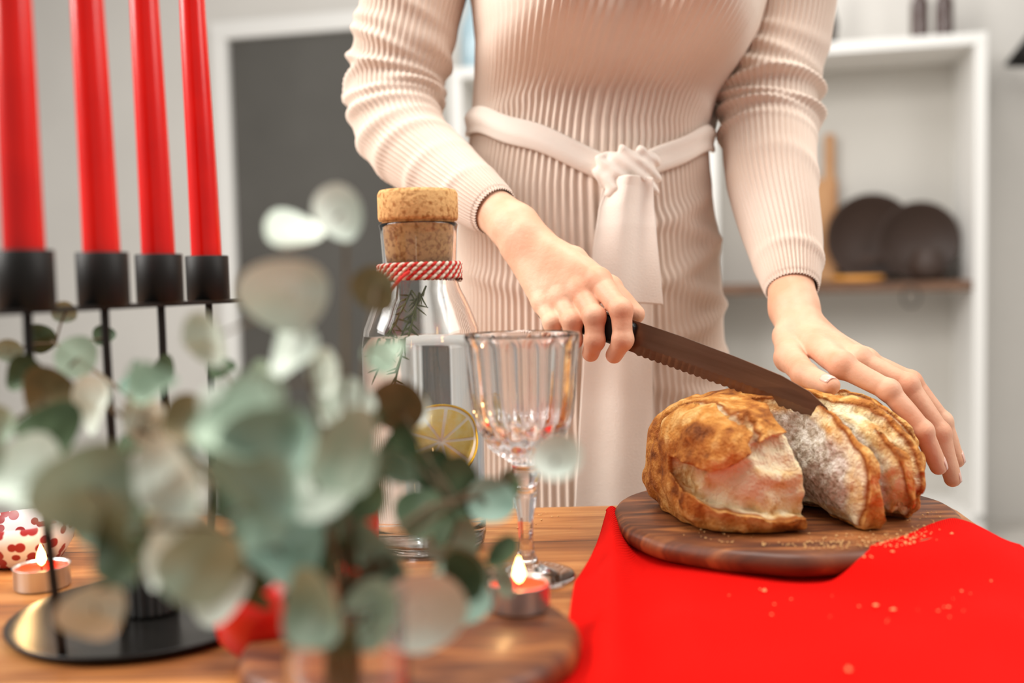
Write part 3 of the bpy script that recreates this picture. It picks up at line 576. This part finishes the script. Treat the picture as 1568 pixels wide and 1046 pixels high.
right=dict(palm=[((-.034,1.016,1.056),(.006,.966,1.019),.0225,.0225),((.006,.966,1.019),(.014,.955,1.010),.0225,.021),
 ((.018,.953,1.013),RI[0],.014,.0115),((.014,.954,1.008),RM[0],.014,.0118),((.010,.955,1.003),RR[0],.014,.0115),((.006,.957,.999),RP[0],.013,.0105),((.02,.96,.99),(.055,.925,.955),.014,.012)],
 fingers=[(RI,[.0106,.0093,.0086,.0076]),(RM,[.0106,.0093,.0086,.0076]),(RR,[.0102,.0088,.0080,.0072]),(RP,[.0092,.0078,.0070,.0063]),
 ([(.030,.958,1.004),(.060,.948,.986),(.092,.925,.960),(.112,.899,.936)],[.013,.0125,.0105,.0088])])
snet('right_hand',hand(right),(-.065,.85,.885),(.135,1.045,1.09),.0011,M_skin,W)
LI=[(.288,.868,.888),(.321,.846,.868),(.346,.836,.834),(.360,.838,.803)]
LM_=[(.308,.884,.891),(.345,.866,.870),(.370,.858,.829),(.381,.858,.788)]
LR=[(.322,.905,.888),(.359,.894,.870),(.385,.888,.834),(.397,.886,.799)]
LP=[(.328,.925,.882),(.354,.922,.864),(.372,.920,.840),(.383,.917,.815)]
left=dict(palm=[((.282,1.02,.985),(.277,.975,.935),.0235,.0225),((.277,.975,.935),(.278,.955,.918),.0225,.0215),
 ((.270,.955,.919),LI[0],.0135,.0115),((.276,.955,.919),LM_[0],.0135,.0115),((.283,.958,.917),LR[0],.0135,.011),((.288,.96,.915),LP[0],.0125,.0105)],
 fingers=[(LI,[.0106,.0090,.0083,.0073]),(LM_,[.0106,.0092,.0084,.0073]),(LR,[.0102,.009,.0082,.0072]),(LP,[.0095,.008,.0072,.0064]),
 ([(.264,.948,.908),(.257,.918,.892),(.257,.872,.880),(.268,.838,.874)],[.014,.0135,.0108,.0085])])
snet('left_hand',hand(left),(.225,.80,.77),(.415,1.06,1.02),.0011,M_skin,W)
def nail(p0,p1,out,r):
    p0=Vector(p0);p1=Vector(p1); x=(p1-p0).normalized(); n=Vector(out); n=(n-x*n.dot(x)).normalized(); y=n.cross(x); V=[];F=[]
    R,K=6,9
    for i in range(R):
        for j in range(K):
            s=-1+2*j/(K-1); t=i/(R-1); ws=r*.68*(1-.25*abs(2*t-1)**3); V.append(p1+x*((t-.62)*r*1.4)+y*(s*ws)+n*(r*(.99-.28*s*s)-.0014*max(0,t-.5)))
    for i in range(R-1):
        for j in range(K-1): F.append((i*K+j,i*K+j+1,(i+1)*K+j+1,(i+1)*K+j))
    o=mesh('nail',V,F,M_nail,W); s=o.modifiers.new('s','SOLIDIFY'); s.thickness=.0006
nail(LI[2],LI[3],(.8,-.3,.5),.0073); nail(LM_[2],LM_[3],(.9,-.3,.3),.0073); nail(LR[2],LR[3],(.9,-.3,.3),.0072)
nail((.257,.872,.880),(.268,.838,.874),(-.3,-.1,1),.0085)
# neck, head, hair
def hf(X,Y,Z):
    c=(.125,1.14,1.60)
    d=ell(X,Y,Z,c,(.073,.092,.100)); d=smin(d,ell(X,Y,Z,(.125,1.115,1.555),(.055,.065,.07)),.03)
    d=smin(d,cone(X,Y,Z,(.125,1.165,1.40),(.125,1.15,1.53),.056,.05),.03)
    d=smin(d,cone(X,Y,Z,(.125,1.050,1.605),(.125,1.032,1.572),.006,.012),.012)
    for s in (-1,1):
        d=smin(d,ell(X,Y,Z,(.125+s*.075,1.155,1.59),(.010,.018,.030)),.008)
        d=np.maximum(d,-ell(X,Y,Z,(.125+s*.031,1.040,1.602),(.016,.012,.010)))
        d=smin(d,ell(X,Y,Z,(.125+s*.031,1.060,1.602),(.015,.013,.012)),.003)
    d=smin(d,ell(X,Y,Z,(.125,1.050,1.545),(.024,.012,.006)),.004); d=smin(d,ell(X,Y,Z,(.125,1.050,1.537),(.021,.013,.007)),.003)
    return d
snet('head',hf,(.03,1.01,1.38),(.22,1.25,1.72),.003,M_skin,W)
def hr(X,Y,Z):
    d=ell(X,Y,Z,(.125,1.155,1.615),(.085,.100,.103)); d=smin(d,ell(X,Y,Z,(.125,1.21,1.50),(.07,.04,.13)),.04)
    d=np.maximum(d,-ell(X,Y,Z,(.125,1.04,1.575),(.058,.055,.085))); return d+.003*np.sin(X*300)*np.clip((Z-1.4)*4,0,1)
snet('hair',hr,(.02,1.03,1.34),(.23,1.28,1.74),.003,M_hair,W)
for s in (-1,1):
    x=.125+s*.031; lathe('eye',[(.0003,-.010),(.007,-.007),(.010,0),(.007,.007),(.0003,.010)],M_pith,W,(x,1.062,1.602),20)
    tube('lower_leg',[(.09+s*.075,1.16,.5),(.09+s*.075,1.17,.33),(.09+s*.075,1.17,.10),(.09+s*.075,1.16,.05)],[.055,.052,.034,.034],M_skin,W,30,24)
    tube('shoe',[(.09+s*.075,1.19,.045),(.09+s*.075,1.12,.04),(.09+s*.08,1.03,.03),(.09+s*.08,.985,.026)],[.034,.040,.036,.020],M_black,W,24,24,flat=.9)
# ================= LIGHT
w=bpy.data.worlds.new('w'); bpy.context.scene.world=w; w.use_nodes=True; bg=w.node_tree.nodes['Background']; bg.inputs[0].default_value=(1,.972,.93,1); bg.inputs[1].default_value=.36
def area(name,loc,tgt,size,e,col=(1,1,1),sy=None):
    l=bpy.data.lights.new(name,'AREA'); l.energy=e; l.size=size; l.color=col; l.shape='RECTANGLE'; l.size_y=sy or size
    o=bpy.data.objects.new(name,l); o.location=loc; o.rotation_euler=(Vector(tgt)-Vector(loc)).to_track_quat('-Z','Y').to_euler(); C.objects.link(o)
area('assumed_daylight_left',(-2.2,.6,2.5),(.1,1.1,.9),1.5,112,(1,.975,.93),1.8)  # unseen area light added for assumed daylight from the left; no window is modelled
area('area_fill_right',(2.2,.4,2.6),(.2,1.1,.9),1.4,46,(1,.975,.93),1.8)  # unseen area light added from the right; no window stands there
area('overhead_shading_light',(.1,.72,2.75),(.1,.95,.9),.9,28,(1,.97,.925))  # unseen overhead light, added to bring out shading under the bust
area('back_wall_fill',(.6,2.9,2.65),(.6,3.3,0),1.2,23,(1,.98,.95))  # unseen area light, added to brighten the back wall and shelves
# ================= CAMERA
cd=bpy.data.cameras.new('camera'); cd.lens=35; cd.sensor_width=36; cd.clip_start=.02
co=bpy.data.objects.new('camera',cd); C.objects.link(co)
co.matrix_world=Matrix.Translation((0,0,.97))@Matrix.Rotation(math.radians(90-3.57),4,'X')@Matrix.Rotation(-.023,4,'Z')
cd.dof.use_dof=True; cd.dof.focus_distance=.87; cd.dof.aperture_fstop=2.5
bpy.context.scene.camera=co
bpy.context.scene.view_settings.view_transform='Standard'
